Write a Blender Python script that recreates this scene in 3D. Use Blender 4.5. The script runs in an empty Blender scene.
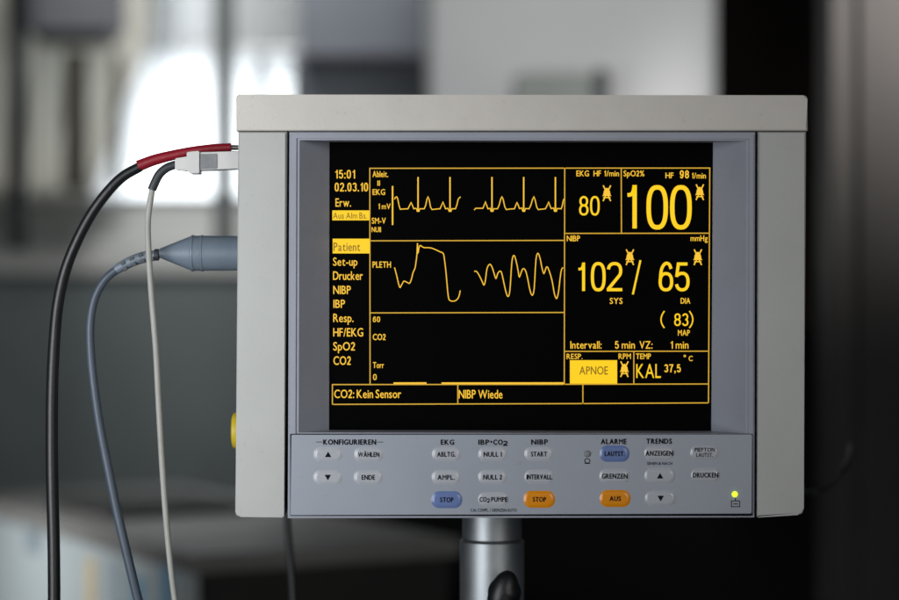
import bpy, bmesh, math, random
from mathutils import Vector, Matrix
random.seed(4)
sc = bpy.context.scene
COL = sc.collection
U = 0.0006                      # metres per photo pixel on the monitor's front
LENS = 85.0
D = 899 * U * LENS / 36.0       # camera distance to the monitor's front
CZ = 1.30                       # camera height

# ---------------------------------------------------------------- helpers
def W(px, py, y=0.0):           # a point on the monitor's own front (no perspective)
    return Vector(((px - 449.5) * U, y, CZ + (300 - py) * U))
def at(px, py, y):              # a point of the room at distance y behind the front
    k = (D + y) / D
    return Vector(((px - 449.5) * U * k, y, CZ + (300 - py) * U * k))

def node_mat(name, color, rough=0.5, metal=0.0, var=0.0, vscale=40.0, bump=0.0, bscale=600.0,
             color2=None, spec=0.5, coat=0.0, emit=None, estr=0.0, rvar=0.0, grime=0.0):
    m = bpy.data.materials.new(name); m.use_nodes = True
    nt = m.node_tree; b = nt.nodes['Principled BSDF']
    b.inputs['Base Color'].default_value = (*color, 1)
    b.inputs['Roughness'].default_value = rough
    b.inputs['Metallic'].default_value = metal
    b.inputs['Specular IOR Level'].default_value = spec
    b.inputs['Coat Weight'].default_value = coat
    tc = nt.nodes.new('ShaderNodeTexCoord')
    if var or color2:
        n = nt.nodes.new('ShaderNodeTexNoise'); n.inputs['Scale'].default_value = vscale
        n.inputs['Detail'].default_value = 6; n.inputs['Roughness'].default_value = 0.65
        nt.links.new(tc.outputs['Object'], n.inputs['Vector'])
        r = nt.nodes.new('ShaderNodeValToRGB')
        c2 = color2 or tuple(c * (1 - var) for c in color)
        r.color_ramp.elements[0].position = 0.35; r.color_ramp.elements[0].color = (*c2, 1)
        r.color_ramp.elements[1].position = 0.65; r.color_ramp.elements[1].color = (*color, 1)
        nt.links.new(n.outputs['Fac'], r.inputs['Fac'])
        nt.links.new(r.outputs['Color'], b.inputs['Base Color'])
        if rvar:
            mr = nt.nodes.new('ShaderNodeMapRange')
            mr.inputs['To Min'].default_value = rough - rvar; mr.inputs['To Max'].default_value = rough + rvar
            nt.links.new(n.outputs['Fac'], mr.inputs['Value'])
            nt.links.new(mr.outputs['Result'], b.inputs['Roughness'])
    if grime:
        base = b.inputs['Base Color'].links[0].from_socket
        n3 = nt.nodes.new('ShaderNodeTexNoise'); n3.inputs['Scale'].default_value = 260; n3.inputs['Detail'].default_value = 2
        nt.links.new(tc.outputs['Object'], n3.inputs['Vector'])
        r3 = nt.nodes.new('ShaderNodeValToRGB'); r3.color_ramp.elements[0].position = .68; r3.color_ramp.elements[1].position = .78
        nt.links.new(n3.outputs['Fac'], r3.inputs['Fac'])
        mu = nt.nodes.new('ShaderNodeMath'); mu.operation = 'MULTIPLY'; mu.inputs[1].default_value = grime
        nt.links.new(r3.outputs['Color'], mu.inputs[0])
        mx = nt.nodes.new('ShaderNodeMix'); mx.data_type = 'RGBA'
        nt.links.new(mu.outputs[0], mx.inputs['Factor']); nt.links.new(base, mx.inputs['A'])
        mx.inputs['B'].default_value = (.12, .105, .085, 1)
        nt.links.new(mx.outputs['Result'], b.inputs['Base Color'])
    if bump:
        n2 = nt.nodes.new('ShaderNodeTexNoise'); n2.inputs['Scale'].default_value = bscale
        n2.inputs['Detail'].default_value = 3
        nt.links.new(tc.outputs['Object'], n2.inputs['Vector'])
        bp = nt.nodes.new('ShaderNodeBump'); bp.inputs['Strength'].default_value = bump
        bp.inputs['Distance'].default_value = 0.0004
        nt.links.new(n2.outputs['Fac'], bp.inputs['Height'])
        nt.links.new(bp.outputs['Normal'], b.inputs['Normal'])
    if emit:
        b.inputs['Emission Color'].default_value = (*emit, 1)
        b.inputs['Emission Strength'].default_value = estr
    return m

def translucent_mat(name, color, mix=0.6):
    m = bpy.data.materials.new(name); m.use_nodes = True
    nt = m.node_tree; nt.nodes.clear()
    o = nt.nodes.new('ShaderNodeOutputMaterial'); mx = nt.nodes.new('ShaderNodeMixShader')
    d = nt.nodes.new('ShaderNodeBsdfDiffuse'); t = nt.nodes.new('ShaderNodeBsdfTranslucent')
    n = nt.nodes.new('ShaderNodeTexNoise'); n.inputs['Scale'].default_value = 30
    tc = nt.nodes.new('ShaderNodeTexCoord'); nt.links.new(tc.outputs['Object'], n.inputs['Vector'])
    r = nt.nodes.new('ShaderNodeValToRGB')
    r.color_ramp.elements[0].color = (*[c * .85 for c in color], 1); r.color_ramp.elements[1].color = (*color, 1)
    nt.links.new(n.outputs['Fac'], r.inputs['Fac'])
    nt.links.new(r.outputs['Color'], d.inputs['Color']); nt.links.new(r.outputs['Color'], t.inputs['Color'])
    mx.inputs['Fac'].default_value = mix
    nt.links.new(d.outputs[0], mx.inputs[1]); nt.links.new(t.outputs[0], mx.inputs[2])
    nt.links.new(mx.outputs[0], o.inputs['Surface'])
    return m

def link(name, bm, mat, parent=None, smooth=True, angle=35):
    bmesh.ops.recalc_face_normals(bm, faces=bm.faces)
    me = bpy.data.meshes.new(name); bm.to_mesh(me); bm.free()
    mats = mat if isinstance(mat, (list, tuple)) else [mat]
    for mm in mats: me.materials.append(mm)
    if smooth:
        for p in me.polygons: p.use_smooth = True
        me.set_sharp_from_angle(angle=math.radians(angle))
    o = bpy.data.objects.new(name, me); COL.objects.link(o)
    if smooth:
        wn = o.modifiers.new('wn', 'WEIGHTED_NORMAL'); wn.keep_sharp = True; wn.weight = 100
    if parent:
        o.parent = parent
        o.matrix_parent_inverse = parent_inv(parent)
    return o
def world_of(o):
    m = Matrix.LocRotScale(o.location, o.rotation_euler, o.scale)
    if o.parent: m = world_of(o.parent) @ o.matrix_parent_inverse @ m
    return m
def parent_inv(p): return world_of(p).inverted()

def tag(o, label=None, cat=None, group=None, kind=None):
    if label: o['label'] = label
    if cat: o['category'] = cat
    if group: o['group'] = group
    if kind: o['kind'] = kind
    return o
def thing(name, label, cat, loc, group=None):
    o = bpy.data.objects.new(name, None); COL.objects.link(o)
    o.location = loc; o.empty_display_size = 0.05
    return tag(o, label, cat, group)

def round_poly(pts, radii, seg=5):
    n = len(pts); out = []
    if not isinstance(radii, (list, tuple)): radii = [radii] * n
    for i in range(n):
        p = Vector(pts[i]); a = Vector(pts[i - 1]); b = Vector(pts[(i + 1) % n]); r = radii[i]
        if r <= 0: out.append((p.x, p.y)); continue
        pa = p + (a - p).normalized() * r; pb = p + (b - p).normalized() * r
        for k in range(seg + 1):
            t = k / seg
            q = pa * (1 - t) ** 2 + p * 2 * t * (1 - t) + pb * t * t
            out.append((q.x, q.y))
    return out

def add_prism(bm, pts, y0, y1, bevel=0.0, seg=3, fn=W, taper=None):
    f_ = [bm.verts.new(fn(px, py, y0)) for px, py in pts]
    if taper:
        cx = sum(p[0] for p in pts) / len(pts); cy = sum(p[1] for p in pts) / len(pts)
        b_ = [bm.verts.new(fn(cx + (px - cx) * taper, cy + (py - cy) * taper, y1)) for px, py in pts]
    else:
        b_ = [bm.verts.new(fn(px, py, y1)) for px, py in pts]
    if fn is at:                                 # keep straight sides
        for v, w in zip(f_, b_): w.co = Vector((v.co.x, w.co.y, v.co.z))
    n = len(pts)
    ff = bm.faces.new(f_); bm.faces.new(list(reversed(b_)))
    for i in range(n):
        bm.faces.new([f_[i], b_[i], b_[(i + 1) % n], f_[(i + 1) % n]])
    if bevel:
        bmesh.ops.bevel(bm, geom=list(ff.edges), offset=bevel, segments=seg, affect='EDGES', profile=0.5)
    return bm
def prism(name, pts, y0, y1, mat, parent=None, bevel=0.0, seg=3, fn=W, taper=None):
    bm = bmesh.new(); add_prism(bm, pts, y0, y1, bevel, seg, fn, taper)
    return link(name, bm, mat, parent)
def rect(x0, y0, x1, y1): return [(x0, y0), (x1, y0), (x1, y1), (x0, y1)]

def add_box(bm, lo, hi, bevel=0.0, rot=None):
    r = bmesh.ops.create_cube(bm, size=1)
    vs = r['verts']; lo = Vector(lo); hi = Vector(hi)
    for v in vs:
        v.co = Vector(((v.co.x + .5) * (hi.x - lo.x) + lo.x, (v.co.y + .5) * (hi.y - lo.y) + lo.y, (v.co.z + .5) * (hi.z - lo.z) + lo.z))
    if bevel:
        es = set(e for v in vs for e in v.link_edges)
        bmesh.ops.bevel(bm, geom=list(es), offset=bevel, segments=3, affect='EDGES')
def box(name, lo, hi, mat, parent=None, bevel=0.0):
    bm = bmesh.new(); add_box(bm, lo, hi, bevel); return link(name, bm, mat, parent)
def abox(name, x0, y0, x1, y1, d, thick, mat, parent=None, bevel=0.0):   # box whose front covers a region of the room at distance d
    a = at(x0, y1, d); b = at(x1, y0, d)
    return box(name, (a.x, d, a.z), (b.x, d + thick, b.z), mat, parent, bevel)

def catmull(pts, n=8, closed=False):
    P = [Vector(p) for p in pts]; out = []
    m = len(P)
    rng = range(m if closed else m - 1)
    for i in rng:
        p0 = P[(i - 1) % m] if (closed or i > 0) else P[0] * 2 - P[1]
        p1 = P[i]; p2 = P[(i + 1) % m]
        p3 = P[(i + 2) % m] if (closed or i + 2 < m) else P[-1] * 2 - P[-2]
        for k in range(n):
            t = k / n
            out.append(0.5 * ((2 * p1) + (p2 - p0) * t + (2 * p0 - 5 * p1 + 4 * p2 - p3) * t * t + (3 * p1 - p0 - 3 * p2 + p3) * t ** 3))
    if not closed: out.append(P[-1])
    return out

def add_tube(bm, pts, radii, seg=16, smooth=6, cap=True):
    P = catmull(pts, smooth) if smooth > 1 else [Vector(p) for p in pts]
    n = len(P)
    if not isinstance(radii, (list, tuple)): R = [radii] * n
    else:
        R = []
        for i in range(n):
            f = i / (n - 1) * (len(radii) - 1); k = min(int(f), len(radii) - 2); t = f - k
            R.append(radii[k] * (1 - t) + radii[k + 1] * t)
    T = (P[1] - P[0]).normalized()
    N = T.orthogonal().normalized(); prev = None; rings = []
    for i in range(n):
        t2 = ((P[min(i + 1, n - 1)] - P[max(i - 1, 0)])).normalized()
        N = (N - t2 * N.dot(t2)).normalized(); B = t2.cross(N)
        ring = [bm.verts.new(P[i] + (N * math.cos(a) + B * math.sin(a)) * R[i]) for a in [2 * math.pi * k / seg for k in range(seg)]]
        if prev:
            for k in range(seg): bm.faces.new([prev[k], prev[(k + 1) % seg], ring[(k + 1) % seg], ring[k]])
        rings.append(ring); prev = ring
    if cap: bm.faces.new(list(reversed(rings[0]))); bm.faces.new(rings[-1])
    return bm
def tube(name, pts, radii, mat, parent=None, seg=16, smooth=6):
    bm = bmesh.new(); add_tube(bm, pts, radii, seg, smooth); return link(name, bm, mat, parent, angle=60)

# ---------------------------------------------------------------- materials
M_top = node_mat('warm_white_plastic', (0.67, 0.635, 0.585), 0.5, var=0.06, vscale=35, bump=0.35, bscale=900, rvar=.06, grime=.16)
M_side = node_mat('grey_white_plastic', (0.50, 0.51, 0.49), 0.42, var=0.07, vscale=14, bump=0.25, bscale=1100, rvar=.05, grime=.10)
M_bez = node_mat('blue_grey_plastic', (0.33, 0.35, 0.41), 0.45, var=0.08, vscale=22, bump=0.3, bscale=1200)
M_rear = node_mat('rear_plastic', (0.30, 0.30, 0.29), 0.55, var=0.1, bump=0.3)
M_plate = node_mat('control_foil', (0.345, 0.375, 0.43), 0.36, var=0.06, vscale=12, bump=0.15, bscale=1500, rvar=.04, grime=.10)
M_line = node_mat('dark_print', (0.008, 0.009, 0.013), 0.8, spec=.1, var=.2)
M_lineg = node_mat('grey_print', (0.10, 0.11, 0.13), 0.6, var=.2)
M_glass = node_mat('dark_screen_glass', (0.0012, 0.0012, 0.0014), 0.5, spec=0.02, var=.1)
M_btn = node_mat('grey_button_foil', (0.45, 0.47, 0.51), 0.24, var=0.05, bump=0.1, bscale=1500)
M_blue = node_mat('blue_button_foil', (0.15, 0.215, 0.44), 0.22, var=0.08, bump=0.1, bscale=1500)
M_orange = node_mat('orange_button_foil', (0.80, 0.28, 0.008), 0.24, var=0.06, bump=0.1, bscale=1500)
M_bright = node_mat('lit_yellow', (0.02, 0.015, 0.0), 0.6, emit=(1.0, 0.62, 0.003), estr=1.0, var=.1)
M_soft = node_mat('lit_amber', (0.02, 0.015, 0.0), 0.6, emit=(1.0, 0.575, 0.03), estr=0.95, var=.1)
M_dim = node_mat('lit_amber_line', (0.02, 0.015, 0.0), 0.6, emit=(0.80, 0.46, 0.03), estr=0.8, var=.1)
M_dark = node_mat('unlit_pixels', (0.02, 0.012, 0.0), 0.6, emit=(0.42, 0.24, 0.0), estr=0.6, var=.1)
M_led = node_mat('lit_green_lens', (0.1, 0.3, 0.02), 0.3, emit=(0.62, 1.0, 0.02), estr=2.0, var=.1)
M_ledoff = node_mat('unlit_lens', (0.25, 0.27, 0.29), 0.18, var=.1)
M_yel = node_mat('yellow_plastic', (0.65, 0.48, 0.02), 0.45, var=.1, bump=.2)
M_blackrub = node_mat('black_rubber', (0.006, 0.0065, 0.008), 0.42, var=.3, vscale=60, bump=.2, bscale=500)
M_red = node_mat('red_sleeve', (0.29, 0.006, 0.018), 0.45, var=.25, vscale=90, bump=.5, bscale=300)
M_greyrub = node_mat('dark_grey_rubber', (0.035, 0.04, 0.045), 0.5, var=.2, bump=.2)
M_cream = node_mat('cream_cable', (0.36, 0.36, 0.33), 0.5, var=.12, vscale=50, bump=.2)
M_conn = node_mat('white_connector', (0.62, 0.62, 0.60), 0.42, var=.08, bump=.2)
M_grwin = node_mat('grey_clip', (0.22, 0.23, 0.24), 0.4, var=.2, vscale=120, bump=.3)
M_bluec = node_mat('slate_blue_plastic', (0.15, 0.19, 0.235), 0.42, var=.1, bump=.3, bscale=700)
M_bluecab = node_mat('slate_blue_cable', (0.06, 0.08, 0.11), 0.45, var=.15, bump=.2)
M_steel = node_mat('brushed_aluminium', (0.42, 0.45, 0.47), 0.5, metal=1.0, var=.12, vscale=25, bump=.1, rvar=.08)
M_metaltip = node_mat('metal_tip', (0.4, 0.37, 0.33), 0.35, metal=1.0, var=.2)

# ---------------------------------------------------------------- the monitor
mon = thing('patient_monitor', 'grey-white patient monitor on a pole with black screen of yellow readings and German keys', 'monitor', W(521, 517, 0.06))

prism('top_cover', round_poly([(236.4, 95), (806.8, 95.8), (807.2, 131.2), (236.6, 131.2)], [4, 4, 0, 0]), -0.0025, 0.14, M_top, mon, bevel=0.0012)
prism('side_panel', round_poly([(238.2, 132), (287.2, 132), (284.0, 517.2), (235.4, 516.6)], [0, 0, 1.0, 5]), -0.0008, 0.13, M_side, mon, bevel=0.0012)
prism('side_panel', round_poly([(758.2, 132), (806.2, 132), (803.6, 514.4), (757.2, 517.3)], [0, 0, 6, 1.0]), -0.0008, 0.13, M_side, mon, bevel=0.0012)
prism('rear_housing', round_poly(rect(262, 118, 780, 500), 8), 0.075, 0.26, M_rear, mon, bevel=0.0, taper=0.72)

SD = 0.020                       # how deep the screen sits
KS = (D + SD) / D
def bezel():
    bm = bmesh.new()
    out = [(289.3, 132.2), (755.4, 132.2), (754.6, 517.4), (287.6, 518.2)]
    inn = [(298.2, 140.2), (747.8, 140.8), (746.8, 433.4), (297.2, 432.6)]
    ins = [(449.5 + (x - 449.5) * KS, 300 + (y - 300) * KS) for x, y in [(329.4, 142), (713.2, 142.6), (711.4, 431), (329.0, 430)]]
    O = [bm.verts.new(W(x, y, 0)) for x, y in out]
    B = [bm.verts.new(W(x, y, 0.075)) for x, y in out]
    I = [bm.verts.new(W(x, y, 0)) for x, y in inn]
    S = [bm.verts.new(W(x, y, SD)) for x, y in ins]
    S2 = [bm.verts.new(W(x, y, SD + 0.02)) for x, y in ins]
    for i in range(4):
        j = (i + 1) % 4
        bm.faces.new([O[i], O[j], I[j], I[i]]); bm.faces.new([O[i], B[i], B[j], O[j]])
        bm.faces.new([I[i], I[j], S[j], S[i]]); bm.faces.new([S[i], S[j], S2[j], S2[i]])
        bm.faces.new([B[i], S2[i], S2[j], B[j]])
    es = [e for e in bm.edges if (e.verts[0] in I and e.verts[1] in I) or (e.verts[0] in O and e.verts[1] in O)]
    bmesh.ops.bevel(bm, geom=es, offset=0.0011, segments=6, affect='EDGES')
    return link('bezel', bm, M_bez, mon, smooth=False)
bezel()

# screen glass, slightly larger than the opening of the bezel
def S(px, py, y=0.0): return W(449.5 + (px - 449.5) * KS, 300 + (py - 300) * KS, SD + y)
bm = bmesh.new()
add_prism(bm, rect(325, 136, 718, 436), 0.0015, 0.012, fn=lambda x, y, d: S(x, y, d))
screen = link('screen', bm, M_glass, mon)

# --- flat drawing: ribbons, polygons, text, all collected into a bmesh
def ribbon(bm, pts, w, mapf, closed=False):
    P = [Vector((p[0], p[1])) for p in pts]
    Q = [P[0]]
    for p in P[1:]:
        if (p - Q[-1]).length > 1e-4: Q.append(p)
    P = Q; n = len(P)
    if closed and (P[0] - P[-1]).length < 1e-4: P = P[:-1]; n -= 1
    L = []; R = []
    for i in range(n):
        a = P[(i - 1) % n] if (closed or i > 0) else None
        b = P[(i + 1) % n] if (closed or i < n - 1) else None
        d1 = (P[i] - a).normalized() if a is not None else None
        d2 = (b - P[i]).normalized() if b is not None else None
        if d1 is None: d1 = d2
        if d2 is None: d2 = d1
        t = d1 + d2
        if t.length < 0.35: t = d1 * 0.0 + Vector((-d1.y, d1.x)) * 0.0 + d2
        t.normalize(); nn = Vector((-t.y, t.x))
        c = max(0.55, nn.dot(Vector((-d1.y, d1.x))))
        o = nn * (w / 2 / c)
        L.append(bm.verts.new(mapf(*(P[i] + o)))); R.append(bm.verts.new(mapf(*(P[i] - o))))
    for i in range(n if closed else n - 1):
        j = (i + 1) % n
        bm.faces.new([L[i], L[j], R[j], R[i]])
def poly(bm, pts, mapf): bm.faces.new([bm.verts.new(mapf(*p)) for p in pts])

def raw_text(s, bold):
    cu = bpy.data.curves.new('t', 'FONT'); cu.body = s; cu.resolution_u = 3; cu.offset = bold; cu.fill_mode = 'FRONT'
    o = bpy.data.objects.new('t', cu); COL.objects.link(o)
    dg = bpy.context.evaluated_depsgraph_get(); dg.update()
    me = bpy.data.meshes.new_from_object(o.evaluated_get(dg))
    vs = [tuple(v.co) for v in me.vertices]; fs = [tuple(p.vertices) for p in me.polygons]
    bpy.data.objects.remove(o); bpy.data.curves.remove(cu); bpy.data.meshes.remove(me)
    return vs, fs
_h = raw_text('H', 0.0)[0]; HCAP = max(v[1] for v in _h)
_cache = {}
def glyph(ch):
    if ch not in _cache:
        vs, fs = raw_text(ch, 0.0)
        mn = min(v[0] for v in vs); mx = max(v[0] for v in vs)
        _cache[ch] = ([((v[0] - mn) / HCAP, v[1] / HCAP) for v in vs], fs, (mx - mn) / HCAP)
    return _cache[ch]
DW = {'1': .42}
def text(bm, s, x0, x1, ytop, ybase, mapf, bold=0.02):
    # bold = extra stroke thickness as a share of the letter height
    x = 0.0; lay = []
    for ch in s:
        if ch == ' ': x += .30; continue
        w = DW.get(ch, .60) if ch.isdigit() else glyph(ch)[2]
        lay.append((ch, x, w)); x += w + .13 + 1.7 * bold
    tot = lay[-1][1] + lay[-1][2]
    sx = (x1 - x0) / tot; sy = ybase - ytop
    off = bold * sy
    for ch, gx, w in lay:
        if ch.isdigit():
            digit(bm, ch, x0 + gx * sx, x0 + (gx + w) * sx, ytop - .1, ybase + .1, sy * .115 + off * 2, mapf)
            continue
        vs, fs, _ = glyph(ch)
        o_ = off * (.55 if ch in 'MWm' else 1.0)
        for k, (dx, dy) in enumerate(((-o_, 0), (o_, 0), (0, -off * .7), (0, off * .7)) if off > 0 else ((0, 0),)):
            V = [bm.verts.new(mapf(x0 + (gx + v[0]) * sx + dx, ybase - v[1] * sy + dy) + Vector((0, -k * 1.5e-5, 0))) for v in vs]
            for f in fs:
                try: bm.faces.new([V[i] for i in f])
                except ValueError: pass

def sup(cx, cy, rx, ry, p=0.8, n=32, a0=0, a1=360):
    out = []
    for k in range(n + (0 if a1 - a0 >= 360 else 1)):
        a = math.radians(a0 + (a1 - a0) * k / n); c = math.cos(a); s = math.sin(a)
        out.append((cx + rx * math.copysign(abs(c) ** p, c), cy - ry * math.copysign(abs(s) ** p, s)))
    return out
def digit(bm, ch, x0, x1, y0, y1, w, mapf):
    h = w / 2; a0, a1, b0, b1 = x0 + h, x1 - h, y0 + h, y1 - h
    X = lambda t: a0 + (a1 - a0) * t
    Y = lambda t: b0 + (b1 - b0) * t
    cx = X(.5); rx = (a1 - a0) / 2; H = b1 - b0
    if ch == '0': ribbon(bm, sup(cx, Y(.5), rx, H / 2, .78), w, mapf, True)
    elif ch == '1':
        ribbon(bm, [(X(1), Y(0) - h), (X(1), Y(1) + h)], w, mapf)
        ribbon(bm, [tuple(v) for v in catmull([(X(0), Y(.2)), (X(.5), Y(.185)), (X(.8), Y(.11)), (X(.98), Y(-.04))], 4)], w * .85, mapf)
    elif ch == '2':
        arc = sup(cx, Y(.27), rx, H * .27, .85, 14, 172, -38)
        ribbon(bm, arc + [(X(.02), Y(.96)), (X(0), Y(1))], w, mapf); ribbon(bm, [(X(0) - h, Y(1)), (X(1) + h, Y(1))], w, mapf)
    elif ch == '5':
        ribbon(bm, [(X(.95), Y(0)), (X(.17), Y(0)), (X(.03), Y(.5))], w, mapf)
        ribbon(bm, sup(cx, Y(.68), rx, H * .32, .85, 18, 130, -165), w, mapf)
    elif ch == '6':
        ribbon(bm, sup(cx, Y(.69), rx, H * .31, .85, 24), w, mapf, True)
        ribbon(bm, [tuple(v) for v in catmull([(X(.95), Y(.2)), (X(.78), Y(.03)), (X(.45), Y(0)), (X(.12), Y(.22)), (X(0), Y(.69))], 5)], w, mapf)
    elif ch == '9':
        ribbon(bm, sup(cx, Y(.31), rx, H * .31, .85, 24), w, mapf, True)
        ribbon(bm, [tuple(v) for v in catmull([(X(.05), Y(.8)), (X(.22), Y(.97)), (X(.55), Y(1)), (X(.88), Y(.78)), (X(1), Y(.31))], 5)], w, mapf)
    elif ch == '7':
        ribbon(bm, [(X(0) - h, Y(0)), (X(1) + h, Y(0))], w, mapf); ribbon(bm, [(X(1), Y(0)), (X(.5), Y(.5)), (X(.3), Y(1) + h)], w, mapf)
    elif ch == '8':
        ribbon(bm, sup(cx, Y(.24), rx * .9, H * .24, .9, 24), w, mapf, True)
        ribbon(bm, sup(cx, Y(.74), rx, H * .26, .9, 24), w, mapf, True)
    elif ch == '3':
        ribbon(bm, sup(cx, Y(.25), rx * .92, H * .25, .9, 16, 165, -85), w, mapf)
        ribbon(bm, sup(cx, Y(.74), rx, H * .26, .9, 16, 88, -165), w, mapf)

FL = 0.0012
L1 = lambda x, y: S(x, y, FL)            # lit drawing lies just on the glass
L2 = lambda x, y: S(x, y, FL - 0.0002)   # dark letters on lit bars
def flat(name, bm, mat, parent):
    return link(name, bm, mat, parent, smooth=False)

# frames
bm = bmesh.new(); lw = 1.1
for a in [[(369.7, 168.3), (370, 384.6)], [(564.8, 168), (564.4, 384.4)], [(710, 168), (708.7, 403)],
          [(621.4, 168), (621.6, 233)], [(634, 351.4), (634, 384)], [(583, 384), (583, 403.4)],
          [(457.8, 384.6), (457.8, 404)], [(332.3, 384.7), (332.3, 404.6)]]: ribbon(bm, a, lw, L1)
for a in [[(369.2, 168.3), (564.2, 168.1)], [(565.4, 168.1), (710.6, 168)], [(370.4, 240.8), (564, 240.4)], [(370.4, 312.9), (564, 312.5)],
          [(565.4, 233.4), (709.2, 233.2)], [(565, 351.4), (708.2, 351.2)], [(331.7, 384.6), (563.8, 384.4)], [(565, 384.3), (708.2, 384)],
          [(332.9, 404.4), (582.4, 403.6)], [(583.6, 403.6), (708.2, 402.9)]]: ribbon(bm, a, lw, lambda x, y: S(x, y, FL - 0.00005))
flat('field_frame', bm, M_dim, screen)
# traces
def shift(pts): return [(365 + x / 4, 160 + y / 4) for x, y in pts]
bm = bmesh.new()
ribbon(bm, [(392.5, 186), (392.5, 225)], 1.5, L1)
ec1 = [(118,157),(121,150),(127,147),(131,156),(136,182),(141,197),(150,196),(172,195),(178,182),(184,170),(189,180),(195,195),(203,193),(207,196),(208.5,205),(212,72),(216,205),(219,195),(237,195),(243,180),(248,156),(252,147),(257,160),(262,188),(268,198),(285,196),(300,195),(306,182),(312,168),(317,182),(322,195),(331,193),(335,200),(336.5,205),(340,68),(344,205),(347,195),(362,195),(368,178),(373,156),(382,147)]
ec2 = [(437,200),(443,193),(472,193),(477,180),(482,167),(487,182),(492,195),(501,193),(504.5,205),(508,68),(512,205),(515,195),(530,195),(537,180),(543,156),(548,147),(553,158),(559,186),(565,198),(580,196),(598,195),(603,182),(608,170),(613,180),(618,194),(628,192),(631.5,205),(635,68),(639,205),(642,194),(657,195),(664,180),(670,158),(676,147),(681,160),(687,188),(693,198),(722,195),(729,182),(735,168),(740,182),(745,194),(755,192),(758.5,205),(762,68),(766,205),(769,194),(785,195),(789,185),(793,165),(796,156)]
for e in (ec1, ec2): ribbon(bm, shift([p for p in e if p[1] > 100]), 1.0, lambda x, y: S(x, y, FL - 0.0001))
for x in (212, 340, 508, 635, 762): ribbon(bm, shift([(x, 68), (x, 207)]), 1.35, L1)
flat('heart_trace', bm, M_soft, screen)
bm = bmesh.new()
p1 = [(118,430),(126,460),(138,508),(146,500),(155,485),(166,488),(178,493),(186,475),(192,450),(200,432),(205,400),(208,375)]
p1b = [(210,333),(212,372),(216,350),(222,342),(235,350),(265,352),(300,367),(313,374),(318,400),(324,450),(333,545),(342,563),(358,564),(368,558),(376,545),(381,522)]
p2 = [(437,446),(445,445),(455,458),(466,480),(476,500),(482,480),(488,435),(499,417),(508,428),(516,452),(524,474),(532,452),(543,445),(550,465),(562,520),(572,546),(580,520),(588,405),(597,382),(606,410),(613,445),(618,468),(630,437),(641,440),(650,470),(660,520),(669,541),(677,515),(684,400),(692,373),(701,395),(708,430),(716,454),(725,430),(733,433),(748,480),(758,535),(767,554),(774,530),(780,480),(786,440),(793,430)]
for p in (p1, p1b, p2): ribbon(bm, [tuple(v) for v in catmull(shift(p), 3)], 1.02, L1)
ribbon(bm, shift([(208, 375), (210, 333)]), 1.2, lambda x, y: S(x, y, FL - 0.0001))
flat('pulse_trace', bm, M_soft, screen)
bm = bmesh.new()
for x0, x1 in ((393.5, 426.5), (441.5, 564)): ribbon(bm, [(x0, 383.2), (x1, 383.1)], 1.6, lambda x, y: S(x, y, FL - 0.0002))
flat('breath_trace', bm, M_soft, screen)
# highlight bars
for r in ((332.2, 210.4, 369.2, 220.3), (332.6, 238.7, 369.6, 253.4), (570, 360.2, 617.3, 383.6)):
    bm = bmesh.new(); poly(bm, rect(*r), lambda x, y: S(x, y, FL - 0.00012)); flat('highlight_bar', bm, M_bright, screen)
def texts(name, items, mapf, mat, parent, bold):
    for a in items:
        bm = bmesh.new(); text(bm, *a, mapf, bold); flat(name, bm, mat, parent)
texts('bar_writing', [('Aus Alm Bs.', 333, 367, 212.6, 218.6), ('Patient', 333.5, 360, 242.6, 251), ('APNOE', 579.6, 608, 366.5, 374.5)], L2, M_dark, screen, .02)
# writing
texts('menu_writing', [('15:01', 334.6, 355, 170, 178.4), ('02.03.10', 334.6, 368, 182.8, 191.3), ('Erw.', 335.5, 350.8, 198.4, 206.6),
          ('Set-up', 333, 357.2, 257.6, 265.6), ('Drucker', 333, 362.6, 271.4, 279.8), ('NIBP', 333.2, 350.6, 285.8, 294), ('IBP', 333.4, 344.8, 299.8, 307.8),
          ('Resp.', 333.2, 353.4, 313.8, 322), ('HF/EKG', 333.2, 363, 328.2, 336.4), ('SpO2', 333.2, 354.8, 342.2, 350.4), ('CO2', 333.4, 350.6, 356.4, 364.8),
          ('CO2: Kein Sensor', 334.2, 401, 389.8, 398), ('NIBP Wiede', 458.8, 502.4, 390, 398.4),
          ('Intervall:', 570.5, 601.6, 341.2, 348.6), ('5 min', 615, 635, 341.2, 348.6), ('VZ:', 639.8, 652.6, 341.2, 348.6), ('1 min', 670.4, 688.6, 341.2, 348.6)], L1, M_soft, screen, .014)
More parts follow.
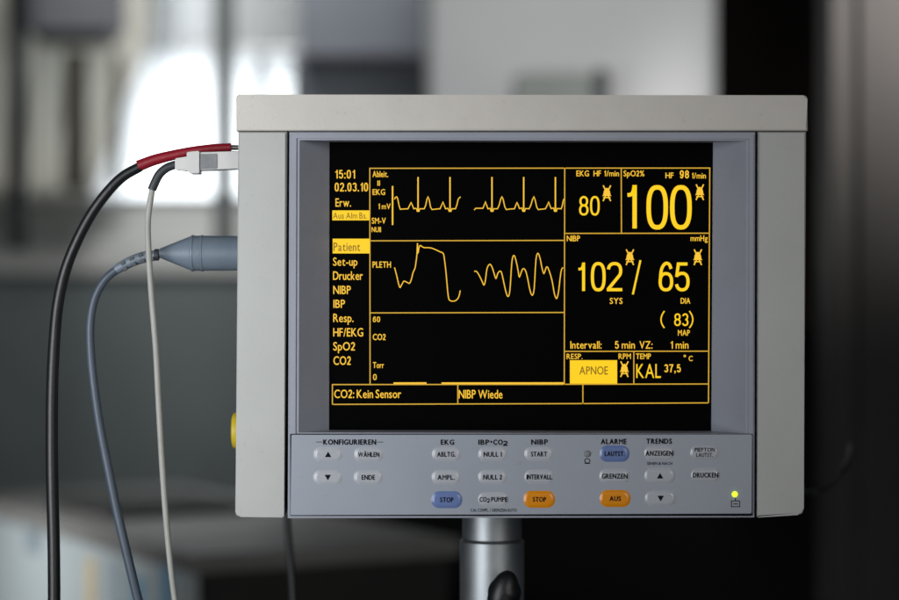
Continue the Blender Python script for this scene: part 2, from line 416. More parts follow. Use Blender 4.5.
texts('field_writing', [('Ableit.', 372.6, 388, 171, 177), ('II', 377.4, 379.8, 180.6, 185.6), ('EKG', 372.6, 385, 189.2, 194.8), ('1 mV', 378, 390.4, 203.6, 209),
          ('SM-V', 371.8, 385.6, 217.8, 223.6), ('NUll', 371.6, 380.8, 227, 232), ('PLETH', 372.6, 390.8, 261.6, 267.6), ('60', 372.8, 380, 316.6, 322),
          ('CO2', 372.8, 385.4, 334, 340), ('Torr', 373, 383.8, 362.2, 368), ('0', 373, 376.6, 374.2, 380),
          ('EKG', 576.6, 589, 170.6, 176.2), ('HF', 593.8, 601, 170.6, 176.2), ('1/min', 604, 619, 170.6, 176.2), ('SpO2%', 623.8, 644.4, 170.6, 176.2), ('HF', 665.8, 673.6, 172.6, 178.2), ('98', 680, 689.2, 170.4, 178.2), ('1/min', 691.8, 706, 172.8, 178.4),
          ('NIBP', 567, 580, 235.6, 241.2), ('mmHg', 690.8, 707.8, 235.4, 241), ('SYS', 610, 622.6, 298, 303.8), ('DIA', 681, 690.4, 298, 303.6), ('MAP', 678.2, 690, 330, 335.6),
          ('RESP.', 566.8, 582.6, 353.8, 359), ('RPM', 618.8, 631, 353.6, 359), ('TEMP', 636.2, 651, 353.6, 359), ('C', 689, 692.8, 356, 361), ('37,5', 664.4, 681, 364.4, 372.2)], L1, M_soft, screen, .022)
bm = bmesh.new(); ribbon(bm, sup(685, 356, .9, .9, 1, 10), .7, L1, True)
flat('degree_sign', bm, M_soft, screen)
READ = {}
for ch, x0, x1, y0, y1, w in [('8', 579.2, 588.6, 196, 215.5, 2.0), ('0', 590.2, 599.8, 196, 215.5, 2.0),
        ('1', 625.4, 637, 185, 228.4, 4.4), ('0', 646.6, 668.2, 185, 229.6, 4.5), ('0', 670.2, 692, 185, 229.6, 4.5),
        ('1', 577, 585.2, 262.6, 291, 3.0), ('0', 591, 605.8, 262, 291.4, 3.1), ('2', 607, 622.4, 262, 291.2, 3.1),
        ('6', 658.8, 673.4, 262, 291.4, 3.1), ('5', 675, 689.8, 262.4, 291.4, 3.1),
        ('8', 674.4, 681, 313.4, 326, 1.5), ('3', 682.2, 688.6, 313.4, 326, 1.5)]:
    key = (y0 // 8, x0 > 640 if y0 > 200 else x0 > 620)
    if key not in READ: READ[key] = bmesh.new()
    digit(READ[key], ch, x0, x1, y0, y1, w, L1)
bm = READ[(313.4 // 8, True)]
ribbon(bm, [tuple(v) for v in catmull([(664.6, 311), (662.2, 315), (661.2, 319.6), (662.2, 324.2), (664.6, 328)], 4)], 1.3, L1)
ribbon(bm, [tuple(v) for v in catmull([(689.6, 311), (692, 315), (693, 319.6), (692, 324.2), (689.6, 328)], 4)], 1.3, L1)
for b in READ.values(): flat('reading', b, M_bright, screen)
bm = bmesh.new(); ribbon(bm, [(633, 294.4), (640.6, 260.2)], 2.0, L1); flat('slash', bm, M_bright, screen)
texts('reading', [('KAL', 636.4, 661, 364, 378)], L1, M_bright, screen, .0)
# crossed-out alarm bells
for cx, cy in ((607, 193), (700, 192), (630, 257), (698, 257), (624.5, 369)):
    bm = bmesh.new()
    f = lambda x, y, cx=cx, cy=cy: S(cx + x, cy + y, FL)
    g = lambda x, y, cx=cx, cy=cy: S(cx + x, cy + y, FL - 0.0001)
    poly(bm, [(-1, -5), (1, -5), (3, -2), (3.6, 1.6), (4.6, 3), (-4.6, 3), (-3.6, 1.6), (-3, -2)], f)
    ribbon(bm, [(-3.6, -7.6), (3.8, 8)], 1.3, g)
    g2 = lambda x, y, cx=cx, cy=cy: S(cx + x, cy + y, FL - 0.0002)
    ribbon(bm, [(3.8, -7.6), (-3.8, 8)], 1.3, g2)
    ribbon(bm, [(-3.6, 4.6), (3.6, 4.6)], 1.1, f)
    flat('bell_symbol', bm, M_soft, screen)

# control panel
prism('panel_surround', round_poly(rect(290.2, 433.7, 752.6, 515.7), 1.2), -0.0004, 0.001, M_line, mon)
plate = prism('control_panel', round_poly([(291.6, 434.6), (751.8, 434.2), (751.4, 513.2), (290.6, 514.8)], 1.0), -0.0010, 0.0002, M_plate, mon, bevel=0.00025, seg=2)
PY = -0.0010
T1 = lambda x, y: W(x, y, PY - 0.00008)
texts('heading', [('KONFIGURIEREN', 323.6, 376, 439.4, 444.4), ('EKG', 441, 454, 439.6, 444.4), ('IBP', 478.6, 489, 439.6, 444.4), ('CO', 493.4, 502.6, 439.6, 444.4), ('2', 503, 507.6, 440.6, 445.6),
          ('NIBP', 531.4, 547.6, 439.4, 444.2), ('ALARME', 601, 626.2, 438.8, 443.8), ('TRENDS', 646.4, 671.6, 438.6, 443.4)], T1, M_line, plate, .075)
bm = bmesh.new(); poly(bm, sup(491.2, 441.6, 1.1, 1.1, 1, 12), T1); flat('dot', bm, M_line, plate); bm = bmesh.new()
ribbon(bm, [(316.2, 441.8), (322.8, 441.8)], .6, T1); flat('heading_line', bm, M_line, plate); bm = bmesh.new(); ribbon(bm, [(377.2, 441.8), (383.4, 441.8)], .6, T1)
flat('heading_line', bm, M_line, plate)
bm = bmesh.new()
ribbon(bm, rect(731.2, 500.6, 739.4, 506.4), .8, T1, True)
ribbon(bm, [(733.2, 503.6), (737.6, 503.6)], .9, T1); ribbon(bm, [(735.2, 497.6), (735.2, 500.2)], .9, T1)
flat('power_symbol', bm, M_line, plate); bm = bmesh.new()
ribbon(bm, sup(587.2, 460.6, 2.6, 2.2, .9, 16), .8, T1, True); ribbon(bm, [(584.4, 463.2), (590.2, 463.2)], .8, T1)
flat('bell_symbol', bm, M_line, plate)
texts('small_lettering', [('CAL COMPL. / GRENZEN AUTO', 470.6, 516.6, 508.4, 511.4), ('SEHEN & NACH', 647, 672, 461.8, 464.6)], T1, M_line, plate, .03)

def pill_bm(cx, cy, w, h, rise=0.0008):
    bm = bmesh.new(); rings = []
    for inset, z in ((0, 0.0), (.6, .16), (1.4, .48), (2.4, .8), (3.5, .95), (4.6, 1.0)):
        ww, hh = w / 2 - inset, h / 2 - inset
        r = max(.6, h / 2 * .92 - inset)
        pts = []
        for (sx, sy, a0) in ((1, 1, 0), (-1, 1, 90), (-1, -1, 180), (1, -1, 270)):
            for k in range(9):
                a = math.radians(a0 + 90 * k / 8)
                pts.append((cx + sx * (ww - r) + r * math.cos(a), cy + sy * (hh - min(r, hh)) + min(r, hh) * math.sin(a)))
        rings.append([bm.verts.new(W(x, y, PY - 0.00003 - rise * z)) for x, y in pts])
    for a, b in zip(rings, rings[1:]):
        n = len(a)
        for i in range(n): bm.faces.new([a[i], a[(i + 1) % n], b[(i + 1) % n], b[i]])
    bm.faces.new(rings[-1])
    return bm
RISE = 0.0008
T2 = lambda x, y: W(x, y, PY - RISE - 0.00012)
def button(cx, cy, legend, mat=None, w=29, h=14.5, label=None):
    b = link('button', pill_bm(cx, cy, w, h), mat or M_btn, mon, angle=80)
    if label: b['label'] = label
    bm = bmesh.new()
    if legend == 'up': poly(bm, [(cx - 3.2, cy + 2.6), (cx + 3.2, cy + 2.6), (cx, cy - 3)], T2)
    elif legend == 'down': poly(bm, [(cx - 3.2, cy - 2.6), (cx + 3.2, cy - 2.6), (cx, cy + 3)], T2)
    else:
        for a in legend: text(bm, a[0], cx + a[1], cx + a[2], cy + a[3], cy + a[4], T2, .055 if a[4] - a[3] > 4 else .03)
    flat('legend', bm, M_line, b)
L = lambda s, w, o=0: [(s, -w / 2 + o, w / 2 + o, -2.3, 2.3)]
button(328.3, 454.2, 'up'); button(328, 477, 'down')
button(368.8, 454.2, L('WÄHLEN', 21)); button(368.4, 477, L('ENDE', 13))
button(446.4, 454, L('ABLTG.', 18)); button(446.2, 477, L('AMPL.', 17)); button(446.8, 499.4, L('STOP', 13), M_blue, 31, 17, 'blue stop button')
button(492.8, 454, L('NULL 1', 18)); button(492.6, 476.8, L('NULL 2', 18.5))
button(493.2, 499, [('CO', -13.6, -6.6, -2.3, 2.3), ('2', -6.2, -3.4, -1, 3.2), ('PUMPE', -2, 14, -2.3, 2.3)], w=30)
button(538.8, 453.8, L('START', 15.5)); button(539, 476.6, L('INTERVALL', 25)); button(539.3, 499, L('STOP', 13), M_orange, 31.5, 17, 'orange stop button')
button(614.4, 453.4, L('LAUTST.', 19.5), M_blue, 30, 16.4, 'blue volume button'); button(614.4, 475.8, L('GRENZEN', 25.4), w=30.5); button(615, 498.2, L('AUS', 11), M_orange, 31, 17, 'orange off button')
button(659, 453, L('ANZEIGEN', 27), w=30); button(659.8, 475.6, 'up', w=31, h=16); button(660.4, 498, 'down', w=31, h=16)
button(704.6, 452.4, [('PIEPTON', -10.2, 9.8, -4.9, -1.1), ('LAUTST.', -8.6, 7.8, .3, 4.1)]); button(705.2, 474.8, L('DRUCKEN', 25))

def lens(cx, cy, r, mat, name, label):
    bm = bmesh.new()
    rr = [(0, 1), (.35, .93), (.6, .8), (.8, .55), (.95, .2), (1, 0)]
    rings = []
    for f, z in rr[1:]:
        rings.append([bm.verts.new(W(cx + r * f * math.cos(a), cy + r * f * math.sin(a), PY - 0.0015 * z)) for a in [k * math.pi / 10 for k in range(20)]])
    bm.faces.new(rings[0])
    for a, b in zip(rings, rings[1:]):
        for i in range(20): bm.faces.new([a[i], a[(i + 1) % 20], b[(i + 1) % 20], b[i]])
    o = link(name, bm, mat, mon, angle=80); o['label'] = label
lens(734.6, 494, 2.9, M_led, 'indicator_light', 'lit green power light')
lens(587.2, 453.6, 3.6, M_ledoff, 'indicator_light', 'unlit grey alarm light')
# yellow knob on the left side
bm = bmesh.new()
c = W(231, 434, 0.035)
add_tube(bm, [c + Vector((0.008, 0, 0)), c, c + Vector((-0.0022, 0, 0)), c + Vector((-0.0030, 0, 0))], [0.0112, 0.0112, 0.0108, 0.0080], 28, 1)
link('side_knob', bm, M_yel, mon, angle=50)

# ---------------------------------------------------------------- pole under the monitor
PB = 0.10
pk = (D + PB) / D
pc = at(492, 540, PB)
pole = thing('monitor_pole', 'round brushed metal pole holding the monitor, black clamp knob on its front', 'pole', (pc.x, pc.y, 0))
def lathe(name, cx, cy, prof, mat, parent, seg=48):
    bm = bmesh.new(); rings = []
    for r, z in prof: rings.append([bm.verts.new((cx + r * math.cos(2 * math.pi * k / seg), cy + r * math.sin(2 * math.pi * k / seg), z)) for k in range(seg)])
    for a, b in zip(rings, rings[1:]):
        for i in range(seg): bm.faces.new([a[i], a[(i + 1) % seg], b[(i + 1) % seg], b[i]])
    bm.faces.new(rings[0]); bm.faces.new(rings[-1])
    return link(name, bm, mat, parent, angle=30)
zr = at(492, 538.5, PB).z
R1 = 32 * U * pk; R0 = 29.5 * U * pk
lathe('tube', pc.x, pc.y, [(R1, 0.03), (R1, zr - .0015), (R1 - .0015, zr)], M_steel, pole)
lathe('neck', pc.x, pc.y, [(R0, zr + .0004), (R0, zr + .075)], M_steel, pole)
lathe('base_plate', pc.x, pc.y, [(.20, 0.002), (.20, .02), (.17, .03), (.03, .034)], M_steel, pole)
kc = at(503, 596, PB - 0.045)
bm = bmesh.new()
add_tube(bm, [kc + Vector((-.002, .024, 0)), kc + Vector((0, .012, 0))], [.006, .006], 16, 1)
mt = Matrix.Translation(kc) @ Matrix.Rotation(math.radians(14), 4, 'Y') @ Matrix.Diagonal((.0095, .008, .0165, 1))
bmesh.ops.create_uvsphere(bm, u_segments=32, v_segments=20, radius=1, matrix=mt)
mt = Matrix.Translation(kc + Vector((.001, .002, .002))) @ Matrix.Diagonal((.0105, .010, .0105, 1))
bmesh.ops.create_uvsphere(bm, u_segments=32, v_segments=20, radius=1, matrix=mt)
link('clamp_knob', bm, M_blackrub, pole, angle=40)

# ---------------------------------------------------------------- cables on the left
def path(pts): return [W(p[0], p[1], p[2]) for p in pts]
c1 = thing('cable', 'thick black cable with a red sleeve at its plug, arching farthest left', 'cable', W(232, 144, .03))
tube('cord', path([(133, 163.5, .03), (115, 174, .03), (99, 190, .03), (82, 213, .031), (67, 241, .032), (55, 270, .034), (47, 305, .035), (43, 345, .036), (41, 390, .036), (40.5, 440, .036), (41, 490, .036), (42.5, 550, .036), (43, 610, .036), (43, 700, .036), (46, 900, .04)]),
     [5.2 * U, 5.4 * U, 5.8 * U, 6.2 * U, 6.4 * U, 6.6 * U], M_blackrub, c1, 20)
tube('red_sleeve', path([(131, 163, .03), (150, 156, .03), (180, 149, .03), (205, 145.2, .03), (226, 143.8, .03)]), [5.9 * U, 5.6 * U, 5.0 * U, 4.6 * U, 4.3 * U], M_red, c1, 20)
tube('plug_tip', path([(224, 144, .03), (242, 144.2, .03)]), 2.6 * U, M_metaltip, c1, 16, 1)

c2 = thing('cable', 'thin cream cable with a white rectangular plug and dark kink sleeve', 'cable', W(232, 160, .02))
tube('cord', path([(148.6, 185, .018), (146, 200, .018), (143.6, 222, .018), (144.6, 255, .018), (147.4, 300, .019), (151.2, 350, .02), (153.6, 400, .021), (155.8, 440, .021), (158.2, 480, .021), (161.2, 520, .021), (165.4, 565, .021), (170, 605, .022), (182, 700, .025), (190, 900, .03)]), 3.1 * U, M_cream, c2, 16)
tube('kink_sleeve', path([(173, 162.4, .018), (163, 166, .018), (155, 173, .018), (149, 185, .018), (147.8, 188.5, .018)]), [4.4 * U, 4.6 * U, 4.6 * U, 4.4 * U], M_greyrub, c2, 16)
bm = bmesh.new()
add_prism(bm, round_poly([(172, 157), (185, 155), (185, 169.6), (172, 168.4)], 1.2), 0.0135, 0.0225, 0.0006, 2)
add_prism(bm, round_poly([(184.4, 151), (197, 149.6), (197, 172.4), (187.5, 172.4), (184.4, 169.8)], 1.0), 0.011, 0.025, 0.0006, 2)
add_prism(bm, [(196.6, 150.6), (240, 149.4), (240, 167.4), (196.6, 169.2)], 0.0125, 0.0235, 0.0006, 2)
link('plug', bm, M_conn, c2)
prism('plug_clip', round_poly([(198, 152.8), (214.6, 152.4), (214.6, 167.4), (198, 168)], .8), 0.0117, 0.014, M_grwin, c2, bevel=.0004)

c3 = thing('cable', 'slate blue cable with a fat conical plug and ribbed strain relief', 'cable', W(232, 252, .03))
tube('cord', path([(128, 259.4, .034), (117, 264, .034), (104, 271.5, .034), (93, 283, .034), (84.5, 301, .034), (80.6, 326, .034), (81.4, 358, .034), (85.4, 395, .034), (90.6, 430, .034), (98.4, 470, .034), (107.6, 515, .034), (117.4, 557, .034), (127.4, 600, .035), (150, 700, .04), (175, 900, .05)]), [4.2 * U, 4.3 * U, 4.5 * U, 4.8 * U, 4.9 * U], M_bluecab, c3, 18)
# strain relief: a sleeve with alternating notches
bm = bmesh.new()
sp = catmull(path([(148, 254.2, .034), (136, 256, .034), (124, 260, .034), (112, 266, .034), (107, 269.4, .034)]), 5)
add_tube(bm, sp, [5.4 * U, 5.9 * U, 5.7 * U, 5.2 * U, 4.7 * U], 18, 1)
link('strain_relief', bm, M_bluec, c3, angle=60)
bm = bmesh.new()
for i, (x, y) in enumerate([(142, 251.6), (133, 253.8), (124, 257.2), (115, 261.8)]):
    for (dx, dy) in ((0, 0), (2.4, 5.6)):
        r = rect(-2.1, -1.6, 2.1, 1.6)
        ang = math.radians(-16 - i * 6)
        q = [(x + dx + a * math.cos(ang) - b * math.sin(ang), y + dy + .6 + (a * math.sin(ang) + b * math.cos(ang))) for a, b in r]
        add_prism(bm, round_poly(q, .5, 3), 0.0300, 0.0335)
link('relief_notches', bm, M_greyrub, c3)
bm = bmesh.new()
def xlathe(bm, prof, cyp, y, seg=40):
    rings = []
    for px, r in prof:
        c = W(px, cyp, y)
        rings.append([bm.verts.new(c + Vector((0, math.cos(2 * math.pi * k / seg), math.sin(2 * math.pi * k / seg))) * (r * U)) for k in range(seg)])
    for a, b in zip(rings, rings[1:]):
        for i in range(seg): bm.faces.new([a[i], a[(i + 1) % seg], b[(i + 1) % seg], b[i]])
    bm.faces.new(rings[0]); bm.faces.new(rings[-1])
xlathe(bm, [(151.5, 4.4), (153, 5.2), (184, 17.6), (185, 18.6), (187, 18.8), (187.6, 18.0), (194.4, 18.0), (195, 18.7), (196.6, 18.7), (197.2, 18.0), (244, 17.7)], 252, .034)
link('plug', bm, M_bluec, c3, angle=20)
bm = bmesh.new(); xlathe(bm, [(146.6, 5.2), (147, 6.0), (151, 6.0), (151.6, 4.5)], 253.6, .034)
link('plug_collar', bm, M_greyrub, c3, angle=30)

# cables behind / below
c4 = thing('cable', 'dark cable hanging straight down behind the monitor lower left corner', 'cable', at(287, 520, .25))
tube('cord', [at(286, 480, .25), at(287, 520, .25), at(290, 560, .25), at(293, 600, .25), at(296, 760, .25)], 4.5 * U, node_mat('dark_cable', (.01, .011, .012), .5, var=.2), c4)
c5 = thing('cable', 'faint dark cable curving out behind the monitor lower right corner', 'cable', at(800, 494, .3))
tube('cord', [at(770, 494, .4), at(806, 493, .3), at(828, 486, .3), at(843, 471, .3), at(850, 455, .34), at(851, 446, .4)], 3.4 * U, node_mat('grey_cable', (.006, .0065, .007), .5, var=.2), c5)

# ---------------------------------------------------------------- the room behind
M_wall = node_mat('wall_paint', (0.42, 0.43, 0.42), 0.8, var=.06, vscale=3)
M_lowwall = node_mat('lower_paint', (0.095, 0.115, 0.117), 0.7, var=.15, vscale=4)
M_floor = node_mat('floor_vinyl', (0.03, 0.032, 0.033), 0.6, var=.2, vscale=5)
M_cab = node_mat('white_lacquer', (0.70, 0.72, 0.73), 0.5, var=.05, vscale=6)
M_bluecabn = node_mat('blue_grey_lacquer', (0.15, 0.168, 0.195), 0.45, var=.1, vscale=6)
M_rail = node_mat('pale_rail', (0.11, 0.115, 0.14), 0.5, var=.1)
M_door = node_mat('dark_brown_door', (0.016, 0.012, 0.010), 0.8, spec=.1, var=.3, vscale=8)
M_unlit = node_mat('unlit_black', (0.002, 0.002, 0.002), 0.8, spec=.05, var=.2)  # near-black colour standing in for lack of light
M_post = node_mat('grey_green_post', (0.28, 0.31, 0.31), 0.5, var=.1)
M_olive = node_mat('olive_post', (0.035, 0.033, 0.022), 0.6, var=.2)
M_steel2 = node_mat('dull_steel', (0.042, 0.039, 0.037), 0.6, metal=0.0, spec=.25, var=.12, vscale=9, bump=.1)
M_day = node_mat('daylit_pane', (0.8, 0.85, 0.9), 0.4, emit=(0.90, 0.96, 1.0), estr=2.0, var=.05)
M_box = node_mat('grey_green_box', (0.36, 0.39, 0.37), 0.5, var=.1)
M_boxend = node_mat('dark_grey_end', (0.10, 0.115, 0.12), 0.5, var=.1)
M_curtain = translucent_mat('curtain_cloth', (0.86, 0.845, 0.80), .7)
M_blind = translucent_mat('blind_cloth', (0.70, 0.71, 0.715), .7)
M_slate = node_mat('slate_lacquer', (0.085, 0.088, 0.10), 0.6, var=.2, vscale=5)
M_cart = node_mat('grey_brown_top', (0.135, 0.13, 0.12), 0.5, var=.15, vscale=8)
M_cartside = node_mat('pale_side', (0.25, 0.275, 0.275), 0.6, var=.1, vscale=9)
M_cartdark = node_mat('dark_side', (0.02, 0.02, 0.018), 0.6, spec=.2, var=.2)

YB = 3.3
tag(box('floor', (-3, -2.2, -0.02), (3, YB + .1, 0), M_floor), kind='structure')
a = at(-150, 276, YB)
# pale wall around the window opening, dark painted lower half
wx0, wx1 = at(18, 0, YB).x, at(300, 0, YB).x
wz0, wz1 = at(0, 205, YB).z, at(0, -60, YB).z
bm = bmesh.new()
add_box(bm, (-3, YB, a.z), (3, YB + .12, wz0)); add_box(bm, (-3, YB, wz1), (3, YB + .12, 3.0))
add_box(bm, (-3, YB, wz0), (wx0, YB + .12, wz1)); add_box(bm, (wx1, YB, wz0), (3, YB + .12, wz1))
tag(link('wall', bm, M_wall, None, smooth=False), kind='structure')
tag(box('lower_wall', (-3, YB - .015, 0.0), (3, YB + .12, a.z - .001), M_lowwall), kind='structure')
# window
win = thing('window', 'bright white daylit window behind the cables, left of the monitor', 'window', (0.5 * (wx0 + wx1), YB, wz0))
box('pane', (wx0, YB + .07, wz0), (wx1, YB + .09, wz1), M_day, win)
bm = bmesh.new()
e = .02
add_box(bm, (wx0 + .001, YB + .01, wz0 + .001), (wx1 - .001, YB + .06, wz0 + e)); add_box(bm, (wx0 + .001, YB + .01, wz0 + e), (wx0 + e, YB + .06, wz1 - .001))
add_box(bm, (wx1 - e, YB + .01, wz0 + e), (wx1 - .001, YB + .06, wz1 - .001))
m_ = at(261, 0, YB + .03).x
add_box(bm, (m_ - .012, YB + .012, wz0 + e), (m_ + .012, YB + .058, wz1 - .001))
link('frame', bm, M_boxend, win, smooth=False)
sill = at(0, 240, YB)
box('sill', (at(-40, 0, YB).x, YB - .03, a.z + .002), (wx1 + .02, YB - .001, sill.z), M_wall, win, bevel=.006)
# roller blind: top of the window
bm = bmesh.new()
p0 = at(10, 48, YB - .03); p1 = at(302, -60, YB - .03)
n = 26
fr = [];
for k in range(n + 1):
    t = k / n; z = p0.z + (p1.z - p0.z) * t
    fr.append((bm.verts.new((p0.x, YB - .03 - .004 * math.sin(t * 30), z)), bm.verts.new((p1.x, YB - .03 - .004 * math.sin(t * 30), z))))
for q, r in zip(fr, fr[1:]): bm.faces.new([q[0], q[1], r[1], r[0]])
blind = thing('roller_blind', 'pale grey blind half lowered over the top of the bright window', 'blind', (0.5 * (p0.x + p1.x), YB - .03, p0.z))
cl = link('cloth', bm, M_blind, blind)
md = cl.modifiers.new('thick', 'SOLIDIFY'); md.thickness = .002
box('bottom_bar', (p0.x, YB - .042, p0.z - .012), (p1.x, YB - .022, p0.z - .001), M_cab, blind, bevel=.003)
# curtain drawn aside with slanted edge
bm = bmesh.new(); rows = []
YC = YB - .12
for j in range(13):
    t = j / 12; py = -60 + t * 262
    xr = 152 - max(0, (py - 40)) * .37
    row = []
    for i in range(49):
        s = i / 48; px = -30 + (xr + 30) * s
        v = at(px, py, YC); v.y = YC + .018 * math.sin(s * 42 + 1.2 * t)
        row.append(bm.verts.new(v))
    rows.append(row)
for r0, r1 in zip(rows, rows[1:]):
    for i in range(48): bm.faces.new([r0[i], r0[i + 1], r1[i + 1], r1[i]])
cur = link('curtain', bm, M_curtain)
md = cur.modifiers.new('thick', 'SOLIDIFY'); md.thickness = .0015
M_haze = bpy.data.materials.new('haze_strip'); M_haze.use_nodes = True  # half-clear material imitating soft haze at the window's bright edges
_n = M_haze.node_tree; _n.nodes.clear()
_o = _n.nodes.new('ShaderNodeOutputMaterial'); _m = _n.nodes.new('ShaderNodeMixShader'); _m.inputs['Fac'].default_value = .5
_t = _n.nodes.new('ShaderNodeBsdfTransparent'); _d = _n.nodes.new('ShaderNodeBsdfTranslucent'); _d.inputs['Color'].default_value = (.55, .56, .57, 1)
_n.links.new(_t.outputs[0], _m.inputs[1]); _n.links.new(_d.outputs[0], _m.inputs[2]); _n.links.new(_m.outputs[0], _o.inputs['Surface'])
for extra, dd in ((14, .03), (30, .05)):  # added strips that soften the window glow beside the curtain
    bm = bmesh.new(); rows = []
    for j in range(13):
        py = -60 + j / 12 * 262
        xr = 150 - max(0, (py - 40)) * .37
        row = []
        for i in range(15):
            v = at(xr - 12 + (extra + 12) * i / 14, py, YC + dd); v.y = YC + dd + .008 * math.sin(i * 1.1)
            row.append(bm.verts.new(v))
        rows.append(row)
    for r0, r1 in zip(rows, rows[1:]):
        for i in range(14): bm.faces.new([r0[i], r0[i + 1], r1[i + 1], r1[i]])
    link('haze_edge', bm, M_haze, cur)
for extra, dd in ((14, .014), (30, .022)):  # added strips that soften the window glow below the blind
    bm = bmesh.new(); a_ = at(150, 40, YB - dd); b_ = at(301, 50 + extra, YB - dd); fr = []
    for i in range(21):
        x = a_.x + (b_.x - a_.x) * i / 20
        fr.append((bm.verts.new((x, YB - dd + .002 * math.sin(i), a_.z)), bm.verts.new((x, YB - dd + .002 * math.sin(i), b_.z))))
    for q, r in zip(fr, fr[1:]): bm.faces.new([q[0], q[1], r[1], r[0]])
    link('haze_hem', bm, M_haze, blind)
tag(cur, 'pale beige curtain drawn aside at the left of the window', 'curtain')
# posts
def post(px0, px1, pytop, pybot, d, mat, label, cat='post', name='post', group=None):
    a = at(px0, pybot, d); b = at(px1, pytop, d); r = (b.x - a.x) / 2
    o = lathe(name, (a.x + b.x) / 2, d, [(r, a.z), (r, b.z)], mat, None, 24)
    tag(o, label, cat, group); return o
o = post(214, 235, -80, 262, 2.5, M_post, 'grey-green upright post between the bright window and the monitor corner')
o = post(63, 88, 52, 190, 2.9, M_olive, 'wider olive dark post standing in front of the curtain')
o = post(112, 123, 55, 185, 2.9, M_olive, 'narrow olive dark post standing in front of the curtain')
o = post(8, 27, -80, 250, 2.4, node_mat('slate_post', (.05, .06, .065), .5, var=.1), 'dark slate post at the far left, left of the curtain and black cable')
# shelf that carries those posts
# blue-grey wall cabinet
bc = thing('wall_cabinet', 'blue-grey cabinet between the window and the white cabinet', 'cabinet', at(362, 200, 2.7))
abox('body', 299, -90, 426, 210, 2.7, .35, M_bluecabn, bc, .004)
abox('rail', 299, 48, 426, 60, 2.66, .038, M_rail, bc, .006)
ou = thing('overhead_unit', 'dark slate overhead box at the top left above the curtain', 'box', at(70, 40, 3.0))
abox('body', 24, -90, 118, 40, 2.98, .12, M_slate, ou, .02)
# white cabinet
wc = thing('wall_cabinet', 'large white cabinet above and behind the monitor', 'cabinet', at(572, 300, 2.1))
abox('body', 429, -110, 716, 290, 2.12, .4, M_cab, wc, .004)
abox('door', 432, -106, 713, 286, 2.10, .0185, M_cab, wc, .005)
bx = thing('equipment_box', 'small grey-green box with dark right end in front of the white cabinet', 'box', at(560, 100, 2.0))
abox('body', 514, 72, 593, 112, 1.98, .10, M_box, bx, .006)
abox('end_cap', 593.3, 68, 610, 114, 1.97, .12, M_boxend, bx, .006)
# dark door
dd = thing('door', 'near-black brown door between white cabinet and steel cabinet', 'door', (at(765, 0, 2.9).x, 2.9, 0))
q0, q1 = at(700, 0, 2.9), at(840, 0, 2.9)
box('leaf', (q0.x, 2.9, 0.005), (q1.x, 2.95, 2.2), M_door, dd, .004)
# steel cabinet
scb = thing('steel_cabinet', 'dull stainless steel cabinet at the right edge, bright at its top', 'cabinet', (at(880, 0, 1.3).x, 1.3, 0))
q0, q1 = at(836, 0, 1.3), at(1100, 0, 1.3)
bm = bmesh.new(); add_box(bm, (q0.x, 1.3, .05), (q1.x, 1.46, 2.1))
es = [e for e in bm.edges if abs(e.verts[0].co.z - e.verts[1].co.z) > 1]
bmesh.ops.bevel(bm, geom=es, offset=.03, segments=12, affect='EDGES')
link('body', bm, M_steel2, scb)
# black block added where the room falls into unlit dark
bl = thing('dark_backdrop', 'black block added for the unlit dark below and behind the monitor', 'cabinet', (at(650, 0, 1.95).x, 1.95, 0))
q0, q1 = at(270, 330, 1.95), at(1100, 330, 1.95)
box('body', (q0.x, 1.95, .02), (q1.x, 2.08, q0.z), M_unlit, bl, .004)

# trolley with a pale lettered side, lower left
HT = 0.275
def gnd(px, py, drop=HT):        # point on a level surface a given drop below the camera
    dist = drop / ((py - 300) * U) * D
    return Vector(((px - 449.5) * U * dist / D, dist - D, CZ - drop))
C0 = gnd(190, 556)
dirL = (gnd(0, 505) - C0).normalized()
dirR = Vector((-dirL.y, dirL.x, 0)); 
if dirR.x < 0: dirR = -dirR
tr = thing('trolley', 'low grey trolley at lower left, pale side covered with faded stickers', 'trolley', Vector((C0.x, C0.y, 0)))
LL, LR = 0.85, 0.34
def quadbox(name, o, a, b, la, lb, z0, z1, mat, parent, bevel=.0):
    bm = bmesh.new()
    cs = [o, o + a * la, o + a * la + b * lb, o + b * lb]
    lo = [bm.verts.new((c.x, c.y, z0)) for c in cs]; hi = [bm.verts.new((c.x, c.y, z1)) for c in cs]
    bm.faces.new(lo); bm.faces.new(hi)
    for i in range(4): bm.faces.new([lo[i], lo[(i + 1) % 4], hi[(i + 1) % 4], hi[i]])
    if bevel: bmesh.ops.bevel(bm, geom=list(bm.edges), offset=bevel, segments=3, affect='EDGES')
    return link(name, bm, mat, parent)
zt = CZ - HT
quadbox('top', C0, dirL, dirR, LL, LR, zt - .02, zt, M_cart, tr, .004)
quadbox('body', C0 + dirL * .012 + dirR * .012, dirL, dirR, LL - .024, LR - .024, .06, zt - .021, M_cartdark, tr)
pan = quadbox('side_panel', C0 + dirL * .004 + dirR * .004, dirL, dirR, LL - .008, .0075, .08, zt - .021, M_cartside, tr)
quadbox('tray', C0 + dirL * .40 + dirR * .06, dirL, dirR, .24, .2, zt + .001, zt + .012, M_cartdark, tr, .003)
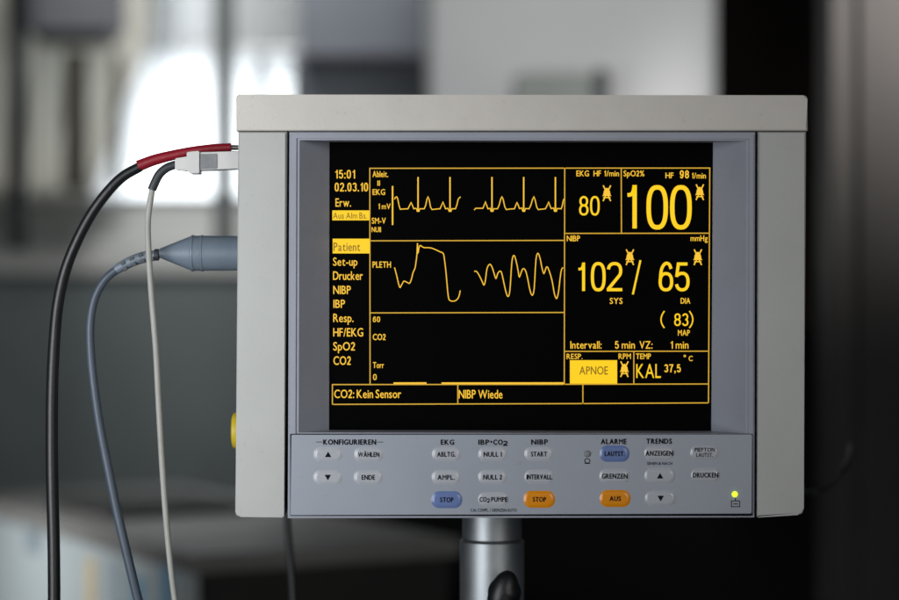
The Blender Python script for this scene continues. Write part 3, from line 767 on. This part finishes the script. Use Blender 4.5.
for s, z, w, h, c in ((.06, -.06, .03, .05, (.10, .22, .32)), (.14, -.08, .04, .05, (.12, .24, .32)), (.30, -.075, .028, .075, (.42, .33, .19)), (.22, -.07, .03, .06, (.22, .26, .28)), (.50, -.06, .05, .03, (.14, .17, .19)), (.04, -.13, .04, .05, (.10, .25, .36)), (.20, -.15, .06, .05, (.2, .26, .3))):
    p = C0 + dirL * s + dirR * .0025
    z += .04
    quadbox('sticker', p, dirL, dirR, w, .0012, zt + z - h, zt + z, node_mat('sticker_paper', c, .5, var=.2, vscale=60), pan)

# ---------------------------------------------------------------- light
def area(name, loc, target, size, power, color, sy=None, spread=180):
    l = bpy.data.lights.new(name, 'AREA'); l.energy = power; l.color = color; l.size = size
    l.spread = math.radians(spread)
    if sy: l.shape = 'RECTANGLE'; l.size_y = sy
    o = bpy.data.objects.new(name, l); COL.objects.link(o); o.location = loc
    o.rotation_euler = (Vector(target) - Vector(loc)).to_track_quat('-Z', 'Y').to_euler(); return o
area('window_light', (-0.62, -0.62, CZ - .02), (-.33, 0, CZ), .5, 1.75, (.94, .97, 1.0), .6, 72)
area('fill_light', (0.75, -1.5, CZ + .3), (0, 0, CZ), .8, .62, (1, .97, .94), 1.0, 40)
area('wall_fill', (-0.40, 2.45, 2.6), (-0.45, 3.3, CZ + .20), .5, 8, (1, .99, .97), .5, 95)  # added lamp with no fixture, brightens the back wall around the window
area('cabinet_fill', (0.3, 0.9, 2.6), (.15, 2.1, CZ + .30), .5, 1.3, (1, .98, .95), .5, 60)  # added lamp with no fixture, brightens the white cabinet
area('trolley_fill', (-1.7, .75, 1.6), (-.45, 1.45, .98), .4, 1.8, (.93, .97, 1.0), .5, 28)  # added lamp with no fixture, brightens the trolley's pale side
area('steel_fill', (0.60, 0.1, 2.30), (.62, 1.3, CZ + .40), .2, 2.0, (1, .96, .92), .2, 26)  # added narrow lamp, brightens the upper part of the steel cabinet

w = bpy.data.worlds.new('World'); sc.world = w; w.use_nodes = True
bg = w.node_tree.nodes['Background']; bg.inputs['Color'].default_value = (.75, .85, 1, 1); bg.inputs['Strength'].default_value = 0.035

cam = bpy.data.cameras.new('Camera'); co = bpy.data.objects.new('Camera', cam); COL.objects.link(co)
co.location = (0, -D, CZ); co.rotation_euler = (math.radians(90), 0, 0)
cam.lens = LENS; cam.sensor_width = 36; cam.clip_end = 60; cam.clip_start = .05
cam.dof.use_dof = True; cam.dof.focus_distance = D + 0.012; cam.dof.aperture_fstop = 3.5
sc.camera = co
sc.render.engine = 'CYCLES'
sc.cycles.use_denoising = True
sc.view_settings.view_transform = 'Standard'; sc.view_settings.look = 'None'
sc.view_settings.exposure = 0; sc.view_settings.gamma = 1
